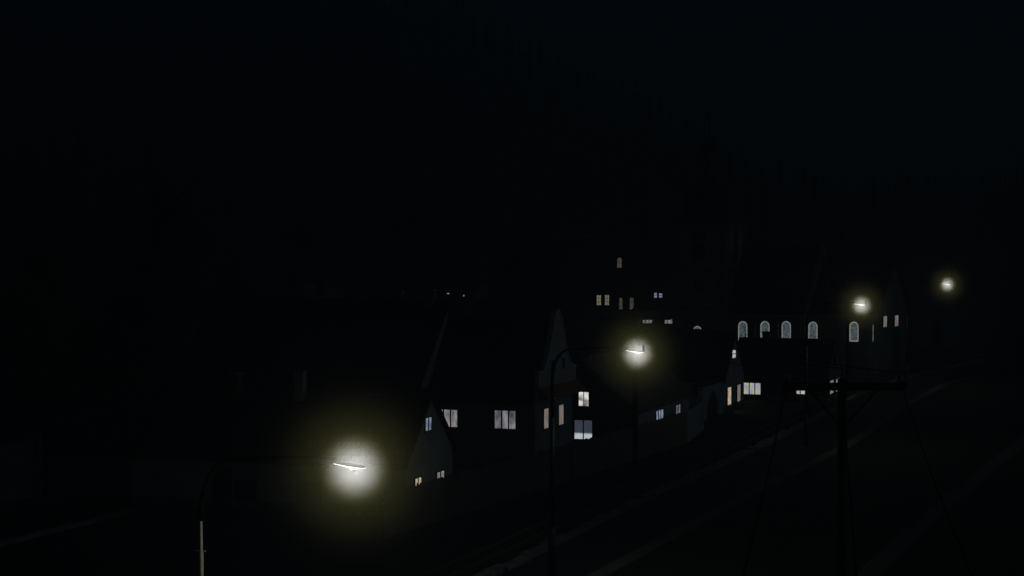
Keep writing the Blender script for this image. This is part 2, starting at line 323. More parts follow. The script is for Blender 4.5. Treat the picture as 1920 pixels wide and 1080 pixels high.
# ------------------------------------------------------------------ houses
class House:
    """local frame: front wall y=0 faces the viewer, right-hand wall x=X; ridge along 'x' or 'y'"""
    def __init__(s, name, label, cat, theta, d0, E, apexv, uR, uF=None, W=None, ridge='x', group=None):
        s.rz = R(-theta); c, q = math.cos(s.rz), math.sin(s.rz)
        s.ex, s.ey = Vector((c, q, 0)), Vector((-q, c, 0)); s.ridge = ridge
        e = P(E[0], E[1], d0); s.He = e.z; N = Vector((e.x, e.y, 0))
        if ridge == 'x':
            s.Y = W if W else solve_u(e, s.ey, uF)
            ap = N + s.ey * s.Y * .5; s.Hr = solve_v(ap.x, ap.y, apexv)
            s.X = solve_u(Vector((ap.x, ap.y, s.Hr)), -s.ex, uR)
        else:
            s.X = W if W else solve_u(e, -s.ex, uF)
            ap = N - s.ex * s.X * .5; s.Hr = solve_v(ap.x, ap.y, apexv)
            s.Y = solve_u(e, s.ey, uR)
        s.O = N - s.ex * s.X; s.root = thing(name, label, cat, s.O, s.rz, group)
        print('HOUSE', name, 'X %.1f Y %.1f He %.2f Hr %.2f O (%.1f %.1f)' % (s.X, s.Y, s.He, s.Hr, s.O.x, s.O.y))
    def loc(s, p): d = p - s.O; return Vector((d.dot(s.ex), d.dot(s.ey), p.z))
    def on(s, wall, u, v, off=0.):   # pixel -> local point on wall plane
        r = ray(u, v); c0 = Vector((0, 0, HC))
        pl, nr = {'front': (s.O + s.ey * off, s.ey), 'right': (s.O + s.ex * (s.X + off), s.ex), 'ridge': (s.O + (s.ey * (s.Y / 2 + off) if s.ridge == 'x' else s.ex * (s.X / 2 + off)), s.ey if s.ridge == 'x' else s.ex)}[wall]
        t = (pl - c0).dot(nr) / r.dot(nr); return s.loc(c0 + r * t)
    def body(s, mat, name='wall', plinth=True):
        X, Y, h, r = s.X, s.Y, s.He, s.Hr
        if s.ridge == 'x': pts = [(0, 0, -.5), (0, Y, -.5), (0, Y, h), (0, Y / 2, r), (0, 0, h)]; off = (X, 0, 0)
        else: pts = [(0, 0, -.5), (X, 0, -.5), (X, 0, h), (X / 2, 0, r), (0, 0, h)]; off = (0, Y, 0)
        o = MB().prism(pts, off).build(name, mat, s.root)
        if plinth:
            m = MB(); t = .04; m.box(-t, X + t, -t, 0 - .001, -.4, .45); m.box(X + .001, X + t, 0, Y, -.4, .45); m.box(-t, -.001, 0, Y, -.4, .45)
            m.build('plinth', M['stone'], s.root)
        return o
    def roof(s, mat, over=.35, verge=.22, th=.16, name='roof'):
        X, Y, h, r = s.X, s.Y, s.He, s.Hr; half = (Y if s.ridge == 'x' else X) / 2; sl = (r - h) / half
        lo = h - over * sl; k = .02
        if s.ridge == 'x':
            sec = [(-over, lo + k), (half, r + k), (Y + over, lo + k), (Y + over, lo + k + th), (half, r + k + th * 1.25), (-over, lo + k + th)]
            m = MB().prism([(-verge, a, b) for a, b in sec], (X + 2 * verge, 0, 0))
        else:
            sec = [(-over, lo + k), (half, r + k), (X + over, lo + k), (X + over, lo + k + th), (half, r + k + th * 1.25), (-over, lo + k + th)]
            m = MB().prism([(a, -verge, b) for a, b in sec], (0, Y + 2 * verge, 0))
        s.th = th; rf = m.build(name, mat, s.root); s.rf = rf
        # ridge capping, 3 cm proud of the tiles
        c = MB()
        if s.ridge == 'x': c.tube([(-verge + .02, half, r + th + .05), (X + verge - .02, half, r + th + .05)], .11, 6)
        else: c.tube([(half, -verge + .02, r + th + .05), (half, Y + verge - .02, r + th + .05)], .11, 6)
        c.build('ridge_capping', mat, rf)
        # gutters
        g_ = MB()
        if s.ridge == 'x': g_.tube([(-verge, -over - .07, lo + .06), (X + verge, -over - .07, lo + .06)], .065, 6)
        else: g_.tube([(X + over + .07, -verge, lo + .06), (X + over + .07, Y + verge, lo + .06)], .065, 6)
        g_.build('gutter', M['darkmetal'], rf)
        return rf
    def window(s, wall, u0, u1, v0, v1, style, panes=2, rows=1, frame='frame', name='window', arch=False, bars=0):
        um, vm = (u0 + u1) / 2, (v0 + v1) / 2
        a, b, zt, zb = s.on(wall, u0, vm), s.on(wall, u1, vm), s.on(wall, um, v0).z, s.on(wall, um, v1).z
        ax = 0 if wall == 'front' else 1
        return s.win_local(wall, a[ax], b[ax], zb, zt, style, panes, rows, frame, name, arch, bars)
    def win_local(s, wall, p0, p1, zb, zt, style, panes=2, rows=1, frame='frame', name='window', arch=False, bars=0):
        if wall == 'front': T = lambda p, o, z: (p, -o, z)
        else: T = lambda p, o, z: (s.X + o, p, z)
        bw = .05; W_, H_ = p1 - p0, zt - zb
        def bar(m, a, b, c, d, o0=.0, o1=.06):
            A, B = T(a, o0, c), T(b, o1, d)
            m.box(min(A[0], B[0]), max(A[0], B[0]), min(A[1], B[1]), max(A[1], B[1]), c, d)
        m = MB(); pm = MB()
        if not arch:
            bar(m, p0 - bw, p0, zb - bw, zt + bw); bar(m, p1, p1 + bw, zb - bw, zt + bw); bar(m, p0, p1, zt, zt + bw); bar(m, p0, p1, zb - bw, zb)
            mw = min(.07, W_ * .07)
            for k in range(1, panes): c = p0 + W_ * k / panes; bar(m, c - mw / 2, c + mw / 2, zb, zt, .0, .05)
            for k in range(1, rows): c = zb + H_ * k / rows; bar(m, p0, p1, c - .025, c + .025, .0, .045)
            for k in range(bars): c = p0 + W_ * (k + .5) / bars; bar(m, c - .018, c + .018, zb, zt, .05, .085)
            pts = [(p0, zb), (p1, zb), (p1, zt), (p0, zt)]
        else:
            r = W_ / 2; cz = zt - r; arc = [(p0 + r - r * math.cos(math.pi * k / 12), cz + r * math.sin(math.pi * k / 12)) for k in range(13)]
            pts = [(p0, zb)] + arc + [(p1, zb)]
            fr = bw * 1.2; outer = [(p0 - fr, zb)] + [(p0 + r - (r + fr) * math.cos(math.pi * k / 12), cz + (r + fr) * math.sin(math.pi * k / 12)) for k in range(13)] + [(p1 + fr, zb)]
            for k in range(len(pts) - 1):
                q = [outer[k], outer[k + 1], pts[k + 1], pts[k]]
                m.prism([T(a, .0, z) for a, z in q], Vector(T(0, .07, 0)) - Vector(T(0, 0, 0)))
            bar(m, p0 - fr, p1 + fr, zb - .08, zb, 0, .1)
            mw = min(.05, W_ * .06)
            for k in range(1, panes): c = p0 + W_ * k / panes; bar(m, c - mw / 2, c + mw / 2, zb, cz, .0, .05)
            for k in range(1, rows): c = zb + H_ * k / rows; bar(m, p0, p1, c - .02, c + .02, .0, .045)
        f = m.build(name, M[frame], s.root)
        if style == 'church':
            cx_, cz_ = (p0 + p1) / 2, (zb + zt) / 2; t = .1
            r = W_ / 2 - t; cz = zt - t - r; arc2 = [(p0 + t + r - r * math.cos(math.pi * k / 12), cz + r * math.sin(math.pi * k / 12)) for k in range(13)]
            inn = [(p0 + t, zb + t)] + arc2 + [(p1 - t, zb + t)]
            ring = MB()
            for k in range(len(pts)):
                k2 = (k + 1) % len(pts); ring.quad(*[T(a, .015, z) for a, z in (pts[k], pts[k2], inn[k2], inn[k])])
            ring.build('glowing_frame', M['lit_border'], f)  # frame border glows by itself instead of catching light
            MB().poly([T(a, .02, z) for a, z in inn]).build('stained_pane', M['stained'], f)
        else:
            MB().poly([T(a, .012, z) for a, z in pts]).build('pane', M[style], f)
        # sill
        if not arch and wall in ('front', 'right'):
            k = MB(); bar(k, p0 - .12, p1 + .12, zb - bw - .07, zb - bw - .003, .0, .14); k.build('sill', M['stone'], f)
        return f
    def chimney(s, u0, u1, vt, vb, off=0., mat='plaster', cap='zinc', label=None):
        a, b = s.on('ridge', u0, vt, off), s.on('ridge', u1, vt, off); z1 = (a.z + b.z) / 2; z0 = min(s.on('ridge', u0, vb, off).z, s.Hr) - 1.2
        if s.ridge == 'x': x0, x1 = a.x, b.x; w2 = max(.4, (x1 - x0)) * .5; y0, y1 = s.Y / 2 + off - w2, s.Y / 2 + off + w2
        else:
            y0, y1 = min(a.y, b.y), max(a.y, b.y); c = (y0 + y1) / 2; y0, y1 = c - .3, c + .3; x0, x1 = s.X / 2 + off - .3, s.X / 2 + off + .3
        o = MB().box(x0, x1, y0, y1, z0, z1).build('chimney', M[mat], s.rf, label=label)
        MB().box(x0 - .05, x1 + .05, y0 - .05, y1 + .05, z1 + .003, z1 + .1).build('cap', M[cap], s.rf)
        return o

# H1: cottage in front of everything on the left
h = House('cottage', 'long low cottage with brown tiled roof and two chimneys beside the nearest street lamp', 'house', 18, 86, (760, 866), 741, 308, uF=848)
h.body(M['plaster']); h.roof(M['tile_brown_x'], .35, .2); H1 = h
h.window('right', 796.5, 808, 783, 807, 'lit_blue', 2)
h.window('right', 777, 789, 896, 915, 'lit_warm', 2)
h.window('right', 818, 832, 884, 906, 'lit_grey', 2)
h.window('front', 560, 600, 905, 940, 'glass', 2); h.window('front', 440, 480, 902, 938, 'glass', 2)
h.chimney(555, 571, 698, 745, -.5); h.chimney(433, 450, 703, 760, -.6, mat='brick')
# skylight on the front slope
def slope_pt(h, u, v, lift):
    half = h.Y / 2; sl = (h.Hr - h.He) / half; n = Vector((0, -sl, 1)).normalized(); c0 = h.loc(Vector((0, 0, HC))); r = ray(u, v); rl = Vector((r.dot(h.ex), r.dot(h.ey), r.z))
    p0 = Vector((0, 0, h.He + .02 + h.th)) + n * lift; t = (p0 - c0).dot(n) / rl.dot(n); return c0 + rl * t
q = [slope_pt(h, u, v, .05) for u, v in ((376, 825), (411, 826), (420, 804), (386, 803))]
f = MB().prism([p - Vector((0, 0, .12)) for p in q], (0, 0, .12)).build('skylight', M['darkmetal'], h.rf)
c_ = sum(q, Vector()) / 4
MB().poly([c_ + (p - c_) * .86 + Vector((0, -.006, .01)) for p in q]).build('pane', M['glass'], f)
a = h.on('front', 294, 866, 0); MB().tube([(a.x, -.09, h.He - .1), (a.x, -.09, .1)], .05, 8).build('downpipe', M['metal'], h.root)
MB().box(h.X * .3, h.X * .3 + 1., -.05, -.002, .0, 2.0).build('door', M['door'], h.root)

# H2: big barn behind it
h = House('barn', 'large dark barn with very long roof ridge behind the low cottage', 'barn', 19, 110, (771, 756), 571, 405, uF=894)
h.body(M['plaster_blue']); h.roof(M['tile_brown_x'], .3, .28)
h.chimney(797, 815, 545, 566, 0., mat='plaster_grey'); h.chimney(743, 755, 549, 562, .8, mat='plaster_grey')
h.window('front', 640, 690, 765, 790, 'glass', 3)

# H3: house with curved baroque gable
h = House('manor_house', 'house with curved white baroque gable and red tiled ledge facing the road', 'house', 21, 104, (1003, 746), 603, 840, uF=1073)
h.body(M['plaster_blue']); h.roof(M['tile_dark_x'], .35, -.02)
h.window('front', 928, 967, 770, 803.5, 'lit_room', 3); h.window('front', 819, 858, 768, 800, 'lit_grey', 3)
h.window('right', 1018.5, 1028, 766, 803, 'lit_pink', 1); h.window('right', 1046.5, 1056, 759, 796, 'lit_pink', 1)
Y = h.Y; zs = solve_v(*(h.O + h.ex * h.X)[:2], 700); za = h.on('right', 1038, 583).z
z_neck = h.on('right', 1038, 616).z
half = [(0, h.He - .2), (0, zs), (.07, zs), (.085, zs + .02)]
zb_ = zs + .05
for k in range(9):
    t = k / 8; half.append((.1 + .27 * t ** .75, zb_ + (z_neck - zb_) * (t ** 1.25)))
half += [(.385, z_neck + .02), (.40, z_neck + .25), (.41, z_neck + .55), (.44, za - .22), (.47, za - .05), (.5, za)]
out = [(h.X + .002, Y * a, z) for a, z in half] + [(h.X + .002, Y * (1 - a), z) for a, z in reversed(half[:-1])]
gb = MB().prism(out, (.22, 0, 0)).build('gable', M['plaster'], h.root)
rim = MB()
for p, q in zip(out[1:-1], out[2:-1]):
    p, q = Vector(p), Vector(q); d_ = (q - p).normalized(); nrm = Vector((0, d_.z, -d_.y)) * .1
    rim.prism([p - nrm * -.2, q - nrm * -.2, q - nrm, p - nrm], (.27, 0, 0))
rim.build('coping', M['trim'], gb)
for u0, u1, v0, v1 in ((1025.5, 1030.5, 676, 696), (1046.5, 1051.5, 672, 692)):
    m_ = MB(); a, b = h.on('right', u0, 684).y, h.on('right', u1, 684).y; z1, z0 = h.on('right', u0, v0).z, h.on('right', u0, v1).z; x = h.X + .222
    m_.box(x, x + .04, a - .08, a, z0 - .1, z1 + .1).box(x, x + .04, b, b + .08, z0 - .1, z1 + .1).box(x, x + .04, a, b, z1, z1 + .1).box(x, x + .04, a, b, z0 - .1, z0)
    f = m_.build('window', M['trim'], gb); MB().quad((x + .008, a, z0), (x + .008, b, z0), (x + .008, b, z1), (x + .008, a, z1)).build('pane', M['glass'], f)
z1, z0 = h.on('right', 1003, 727).z, h.on('right', 1003, 745).z
MB().prism([(h.X + .223, 0, z1), (h.X + .75, 0, z0 - .02), (h.X + .75, 0, z0 - .12), (h.X + .223, 0, z0 - .12)], (0, Y + .3, 0)).build('tile_ledge', noisy('orange_clay_ledge', (.4, .12, .05), (.5, .17, .08), 3., .8, .3), h.root)

# H4: low cottage with shaggy roof along the fence
h = House('cottage', 'dark gabled cottage with shaggy brown roof just behind the board fence', 'house', 20, 113, (1188, 768), 683, 1291, W=6.3, ridge='y')
h.body(M['timberwall']); h.roof(noisy('shaggy_thatch', (.10, .075, .045), (.24, .18, .11), 3., .95, .9, 9., stretch=(1, 3, 1)), .3, .35, .24)
h.window('front', 1085.5, 1104, 735, 761, 'lit_bright', 2); h.window('front', 1077.5, 1110.5, 788, 829, 'lit_half', 2)
MB().prism([(h.X + .002, 0, -.3), (h.X + .002, 0, h.He - .05), (h.X + .002, h.Y, h.He - .05), (h.X + .002, h.Y, -.3)], (.04, 0, 0)).build('side_render', M['plaster_blue'], h.root)
X0 = h.X; h.X += .042; h.window('right', 1229, 1243, 769, 786, 'lit_blue', 3); h.window('right', 1266, 1275, 759, 775, 'lit_room', 2); h.X = X0
h.chimney(1088, 1105, 669, 690, -.1, mat='plaster_grey')

# H5: white gabled farmhouse and its arched gate
h = House('farmhouse', 'white gabled farmhouse with tall lit windows beside the arched gateway', 'house', 20, 135, (1358, 712), 632, 1252, uF=1395)
h.body(M['plaster']); h.roof(M['tile_dark_x'], .3, .12); H5 = h
h.window('right', 1363.3, 1370.5, 726, 759, 'lit_warm', 1); h.window('right', 1381.2, 1388, 721, 753, 'lit_pink', 1)
h.window('right', 1372, 1379, 656, 671, 'lit_white', 1, 2)
h.window('front', 1300, 1316, 672 + 50, 690 + 50, 'glass', 2)
# gateway wall with arched plank door, continuing the gable towards the viewer
e = h.O + h.ex * h.X; gl = -solve_u(Vector((e.x, e.y, 1)), h.ey, 1318)
gt = thing('gateway', 'white gateway wall with round arched plank door beside the farmhouse', 'gate', (e - h.ey * gl)[:], h.rz)
zt = h.He - .05
def gy(u): return gl + h.on('right', u, 750).y
y0, y1 = gy(1325.5), gy(1347); r_ = (y1 - y0) / 2; zc = zt - .5 - r_
arc = [(y0 + r_ - r_ * math.cos(math.pi * k / 14), zc + r_ * math.sin(math.pi * k / 14)) for k in range(15)]
m_ = MB(); D = (.35, 0, 0); m_.prism([(-.35, 0, -.4), (-.35, y0, -.4), (-.35, y0, zc), (-.35, y0, zt), (-.35, 0, zt)], D)
m_.prism([(-.35, y1, -.4), (-.35, gl - .02, -.4), (-.35, gl - .02, zt), (-.35, y1, zt), (-.35, y1, zc)], D)
m_.prism([(-.35, a, z) for a, z in arc] + [(-.35, y1, zt), (-.35, y0, zt)], D)
m_.build('wall', M['plaster'], gt)
MB().prism([(-.5, -.1, zt + .003), (-.175, -.1, zt + .22), (.15, -.1, zt + .003)], (0, gl + .0, 0)).build('tiled_coping', M['tile_brown_y'], gt)
MB().prism([(-.22, y0, -.2)] + [(-.22, a, z) for a, z in arc] + [(-.22, y1, -.2)], (.08, 0, 0)).build('door', M['door'], gt)

# H6: dark house in the middle right
h = House('village_house', 'dark house with slotted pale gable and barred side windows below the church', 'house', 20, 143, (1553, 694), 643, 1388, uF=1575)
h.body(M['timberwall']); h.roof(M['tile_dark_x'], .55, .1)
MB().prism([(h.X + .002, 0, -.3), (h.X + .002, h.Y, -.3), (h.X + .002, h.Y, h.He), (h.X + .002, h.Y / 2, h.Hr - .05), (h.X + .002, 0, h.He)], (.04, 0, 0)).build('gable_render', M['plaster_grey'], h.root)
h.window('front', 1394.5, 1426, 718, 741, 'lit_bluecol', 3); h.window('front', 1482, 1510, 729, 738.5, 'lit_white', 3)
X0 = h.X; h.X += .042
h.window('right', 1555.5, 1562, 713, 738, 'lit_white', 1, 1, bars=4); h.window('right', 1566.5, 1573, 710, 734, 'lit_white', 1, 1, bars=4)
h.window('right', 1563, 1566.5, 660, 683, 'glass', 1); h.X = X0
h.chimney(1431, 1442.5, 624, 640, 0., mat='darkmetal' if False else 'brick', cap='darkmetal')
a = h.on('ridge', 1398, 634); z1 = h.on('ridge', 1395, 627).z
m_ = MB(); m_.tube([(a.x, h.Y / 2, h.Hr), (a.x, h.Y / 2, z1 + .15)], .03, 6); m_.tube([(a.x - .05, h.Y / 2, z1), (a.x + .75, h.Y / 2, z1 - .03)], .02, 6)
for k in range(5): m_.tube([(a.x + .1 + .14 * k, h.Y / 2 - .3, z1 - .01), (a.x + .1 + .14 * k, h.Y / 2 + .3, z1 - .01)], .01, 5)
m_.build('antenna', M['darkmetal'], h.root)
MB().box(h.X * .55, h.X * .55 + .9, -.05, -.002, .0, 1.95).build('door', M['door'], h.root)

# houses farther back
h = House('gabled_house', 'dark gabled house with two small lavender windows left of the church tower', 'house', 12, 230, (1270, 578), 526, 1296, W=5.2, ridge='y')
h.body(M['timberwall']); h.roof(M['tile_dark_y'], .35, .2)
h.window('front', 1226.5, 1231.8, 549, 558, 'lit_lav', 1, 2); h.window('front', 1236, 1241.5, 550, 558, 'lit_lav', 1, 2)
h = House('outbuilding', 'low outbuilding with shallow roof behind the lamp, two wide grey lit windows', 'outbuilding', 14, 185, (1276, 597), 586, 1118, W=4.)
h.body(M['plaster_grey']); h.roof(M['zinc'], .25, .15, .12)
h.window('front', 1205.5, 1223, 597, 606, 'lit_room', 3); h.window('front', 1246.5, 1264, 597, 606.5, 'lit_grey', 3)
h = House('barn', 'dark tiled barn in the yard between the shaggy cottage and the farmhouse', 'barn', 17, 151, (1330, 690), 624.5, 1062, W=6.5)
h.body(M['timberwall']); h.roof(M['tile_dark_x'], .3, .2)
h.chimney(1186, 1198, 600, 615, 0., mat='plaster_grey')
h = House('village_house', 'house with pale moonlit roof slope and two chimneys showing above the long barn', 'house', 24, 150, (650, 622), 541, 700, W=8.5, ridge='y')
h.body(M['plaster_grey']); h.roof(M['zinc'], .3, .1, .14)
h.chimney(594, 606, 523, 540, 1.2, mat='brick'); h.chimney(551, 558, 515, 540, -.6, mat='brick')
h = House('village_house', 'small far house with tiny lit panes peeping through foliage above the barn end', 'house', 18, 215, (890, 548), 530, 815, W=5.)
h.body(M['plaster_grey']); h.roof(M['tile_dark_x'], .3, .2)
h.window('front', 838, 842.5, 546.5, 551, 'lit_white', 2); h.window('front', 868.5, 871, 553, 555.5, 'lit_room', 1)
h = House('chapel', 'small red roofed building with arched doorway beneath the farthest street lamp', 'chapel', -40, 214, (1800, 590), 533, 1692, W=4.4)
h.body(M['plaster_blue']); h.roof(M['tile_red_x'], .25, .2)
a, b = h.on('front', 1746, 630).x, h.on('front', 1765, 630).x; zt, zb = h.on('front', 1755, 608).z, 0.
h.win_local('front', a, b, .05, zt, 'door', 2, 1, 'darkmetal', 'door', arch=True)
# ------------------------------------------------------------------ church
h = House('church', 'village church with onion dome tower, ridge turret and lit arched stained windows', 'church', 25, 168, (1509, 582), 466, 1396, uF=1562)
h.body(M['plaster_ochre'], 'nave'); h.roof(M['tile_dark_x'], .4, .1, .2); CH = h
XN, YN = h.X, h.Y
for u in (1393, 1434.5, 1474.5): h.window('front', u - 8.7, u + 8.7, 602, 642, 'church', 1, 1, 'stone', arch=True)
# chancel
X1 = h.on('front', 1638, 600, .8).x; e_ = h.O + h.ex * X1 + h.ey * .8; CW = solve_u(Vector((e_.x, e_.y, h.He)), h.ey, 1702)
CM = .8 + CW / 2; rz_ = h.on('ridge', 1600, 481, CM - YN / 2).z; print('CHANCEL', CW, rz_)
y0, y1 = .8, .8 + CW; ch = MB().prism([(XN + .002, y0, -.4), (XN + .002, y1, -.4), (XN + .002, y1, h.He), (XN + .002, CM, rz_), (XN + .002, y0, h.He)], (X1 - XN, 0, 0)).build('chancel', M['plaster_ochre'], h.root)
sl = (rz_ - h.He) / (CW / 2); o_ = .4
MB().prism([(XN + .115, y0 - o_, h.He - o_ * sl), (XN + .115, CM, rz_ + .02), (XN + .115, y1 + o_, h.He - o_ * sl), (XN + .115, y1 + o_, h.He - o_ * sl + .2), (XN + .115, CM, rz_ + .26), (XN + .115, y0 - o_, h.He - o_ * sl + .2)], (X1 - XN + .45, 0, 0)).build('chancel_roof', M['tile_dark_x'], h.root)
X0 = h.X; h.X = X1
for u in (1659, 1680.5):
    v_ = 603 - (u - 1659) * .07; h.window('right', u - 3.6, u + 3.6, v_ - 10.3, v_ + 10, 'lit_pink', 1)
h.X = X0
for u in (1524.5, 1601.5):
    a, b = h.on('front', u - 8.7, 610, .8).x, h.on('front', u + 8.7, 610, .8).x; zt = h.on('front', u, 603, .8).z; zb = h.on('front', u, 640.5, .8).z
    h.O = h.O + h.ey * .8
    f = h.win_local('front', a, b, zb, zt, 'church', 1, 1, 'stone', arch=True)
    h.O = h.O - h.ey * .8
    for o in [f] + list(f.children):
        for v in o.data.vertices: v.co.y += .8
# half hidden window behind the buttress
a, b = h.on('front', 1622, 610, .8).x, h.on('front', 1638, 610, .8).x; zt = h.on('front', 1630, 603, .8).z; zb = h.on('front', 1630, 640, .8).z
f = h.win_local('front', a, b, zb, zt, 'church', 1, 1, 'stone', arch=True)
for o in [f] + list(f.children):
    for v in o.data.vertices: v.co.y += .8
# buttresses
def buttress(x, yf, w_, d_, hh):
    MB().prism([(x - w_ / 2, yf - .003, -.3), (x - w_ / 2, yf - d_, -.3), (x - w_ / 2, yf - d_, hh * .45), (x - w_ / 2, yf - d_ * .6, hh * .55), (x - w_ / 2, yf - d_ * .6, hh * .9), (x - w_ / 2, yf - .003, hh)], (w_, 0, 0)).build('buttress', M['plaster_grey'], h.root)
for u in (1412, 1455, 1498): buttress(h.on('front', u, 640).x, 0, .6, .8, h.He - .9)
for u in (1560, 1579): buttress(h.on('front', u, 640, .8).x, .8, .6, .8, h.He - 1.)
xb = h.on('front', 1624, 620, .8).x; MB().prism([(xb - .35, .797, -.3), (xb - .35, -.2, -.3), (xb - .35, -.2, h.He - 1.5), (xb - .35, .797, h.He - .7)], (.95, 0, 0)).build('buttress', M['plaster_grey'], h.root)
# cornice
MB().box(0, XN, -.14, -.003, h.He - .55, h.He - .3).build('cornice', M['trim'], h.root)
# verge coping standing above the lower chancel roof
m_ = MB(); yy = YN / 2
for sgn in (1, -1):
    q0 = (XN + .105, yy - sgn * (yy + .3), h.He - .1); q1 = (XN + .105, yy, h.Hr + .25)
    m_.prism([q0, q1, (q1[0], q1[1], q1[2] + .28), (q0[0], q0[1], q0[2] + .28)], (.3, 0, 0))
m_.build('verge_coping', M['plaster_ochre'], h.root)
# ridge turret
tx = h.on('ridge', 1580.5, 470, CM - YN / 2).x; ty = CM; kz = lambda v: h.on('ridge', 1580.5, v, CM - YN / 2).z
tw = MB().box(tx - .38, tx + .38, ty - .38, ty + .38, rz_ - .3, kz(456)).build('ridge_turret', M['timberwall'], h.root)
MB().lathe([(.75, kz(456) + .003), (.5, kz(450)), (.3, kz(436)), (.14, kz(420)), (.02, kz(398))], (tx, ty), 8, R(22.5)).build('turret_spire', M['copper'], tw)
# tower
TW = 5.2; tx0, tx1 = -TW - .01, -.01; ty0, ty1 = YN / 2 - TW / 2, YN / 2 + TW / 2
dx = 0
cpos = h.O + h.ex * ((tx0 + tx1) / 2) + h.ey * (YN / 2)
# slide tower along the ridge so that its axis falls in column 1329
sh = solve_u(Vector((cpos.x, cpos.y, 14)), h.ex, 1329); tx0 += sh; tx1 += sh; cpos = cpos + h.ex * sh
print('TOWER shift', sh, 'NAVE X', XN, 'Y', YN, 'He', h.He, 'Hr', h.Hr)
zv = lambda v: solve_v(cpos.x, cpos.y, v)
ztop = zv(420)
tb = MB().box(tx0, tx1, ty0, ty1, -.4, ztop).build('tower', noisy('tower_plaster', (.36, .34, .27), (.52, .49, .4), .8, .9, .15), h.root)
m_ = MB()
for v, hh, o_ in ((421, .55, .3), (427, .25, .12), (499, .4, .22), (507, .2, .1), (573, .4, .22)):
    z = zv(v); m_.box(tx0 - o_, tx1 + o_, ty0 - o_, ty1 + o_, z - hh, z)
m_.build('cornice', M['plaster_grey'], tb)
for za_, zb_ in ((zv(505), zv(430)), (zv(571), zv(509))):
    for a, b in ((tx0 + .15, tx0 + .75), (tx1 - .75, tx1 - .15)): MB().box(a, b, ty0 - .09, ty0 - .002, za_, zb_).build('pilaster', M['plaster_grey'], tb)
    for a, b in ((ty0 + .15, ty0 + .75), (ty1 - .75, ty1 - .15)): MB().box(tx1 + .002, tx1 + .09, a, b, za_, zb_).build('pilaster', M['plaster_grey'], tb)
tm = (tx0 + tx1) / 2; ym = YN / 2
def tower_arch(face, z0, z1, w_):
    r = w_ / 2; cz = z1 - r; arc = [(-r * math.cos(math.pi * k / 12), cz + r * math.sin(math.pi * k / 12)) for k in range(13)]; pts = [(-r, z0)] + arc + [(r, z0)]
    T = (lambda p, o, z: (tm + p, ty0 - o, z)) if face == 'front' else (lambda p, o, z: (tx1 + o, ym + p, z))
    r2 = r + .16; arc2 = [(-r2 * math.cos(math.pi * k / 12), cz + r2 * math.sin(math.pi * k / 12)) for k in range(13)]; outp = [(-r2, z0 - .1)] + arc2 + [(r2, z0 - .1)]
    m = MB()
    for k in range(len(pts) - 1): m.prism([T(a, .002, z) for a, z in (outp[k], outp[k + 1], pts[k + 1], pts[k])], Vector(T(0, .1, 0)) - Vector(T(0, 0, 0)))
    f = m.build('belfry_window', M['plaster_grey'], tb)
    lv = MB()
    for k in range(9):
        z = z0 + (cz - z0) * k / 9; A, B = T(-r, .01, z), T(r, .06, z + .08); lv.box(min(A[0], B[0]), max(A[0], B[0]), min(A[1], B[1]), max(A[1], B[1]), z, z + .08)
    lv.build('louvre', M['wood'], f)
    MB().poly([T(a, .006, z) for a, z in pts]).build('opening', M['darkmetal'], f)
for face in ('front', 'right'): tower_arch(face, zv(488), zv(455), .95)
for face in ('front', 'right'):
    ring = [(.62 * math.cos(2 * math.pi * k / 24), zv(440) + .62 * math.sin(2 * math.pi * k / 24)) for k in range(24)]
    T = (lambda p, o, z: (tm + p, ty0 - o, z)) if face == 'front' else (lambda p, o, z: (tx1 + o, ym + p, z))
    c = MB().prism([T(a, .003, z) for a, z in ring], Vector(T(0, .06, 0)) - Vector(T(0, 0, 0))).build('clock_face', M['darkmetal'], tb)
    hd = MB()
    for an, ln in ((.9, .3), (2.4, .48)):
        z = zv(440); hd.prism([T(-.03, .066, z), T(.03, .066, z), T(ln * math.cos(an), .066, z + ln * math.sin(an))], Vector(T(0, .01, 0)) - Vector(T(0, 0, 0)))
    hd.build('clock_hands', M['ceramic'], c)
oz = zv(534); MB().prism([(tm + .5 * math.cos(2 * math.pi * k / 20), ty0 - .003, oz + .65 * math.sin(2 * math.pi * k / 20)) for k in range(20)], (0, -.05, 0)).build('oval_recess', M['darkmetal'], tb)
ppx = cpos.y / F                          # metres per pixel at the tower
prof = [(60, 419), (57, 416), (44, 409), (40, 404), (38, 401), (43, 395), (46, 386), (46.5, 377), (45, 368), (40, 358), (32, 350), (24, 344), (19, 338), (18, 331)]
dm = MB().lathe([(r * ppx * 1.04, zv(v) + .02) for r, v in prof], ((tx0 + tx1) / 2, YN / 2), 8, R(22.5)).build('onion_dome', M['copper'], tb)
m_ = MB(); lr = 16 * ppx
for k in range(8):
    an = R(22.5 + 45 * k); m_.tube([(tm + lr * math.cos(an), ym + lr * math.sin(an), zv(331)), (tm + lr * math.cos(an), ym + lr * math.sin(an), zv(286))], .13, 6)
m_.lathe([(lr * .8, zv(331)), (lr * .8, zv(286))], (tm, ym), 8, R(22.5)).lathe([(lr * 1.1, zv(289)), (lr * 1.1, zv(285))], (tm, ym), 8, R(22.5))
m_.build('lantern', M['plaster_grey'], tb)
MB().lathe([(r * ppx, zv(v)) for r, v in ((18, 285), (18, 282), (15.5, 279), (16, 273), (14, 267), (9, 260), (4, 254), (1.5, 247), (1.0, 228))], (tm, ym), 8, R(22.5)).build('lantern_dome', M['copper'], tb)
m_ = MB(); m_.tube([(tm, ym, zv(229)), (tm, ym, zv(211))], .05, 6); z = zv(217); m_.tube([(tm - .3, ym, z), (tm + .3, ym, z)], .04, 6); m_.lathe([(.05, zv(229)), (.18, zv(227.5)), (.05, zv(226))], (tm, ym), 8)
m_.build('cross', M['darkmetal'], tb)
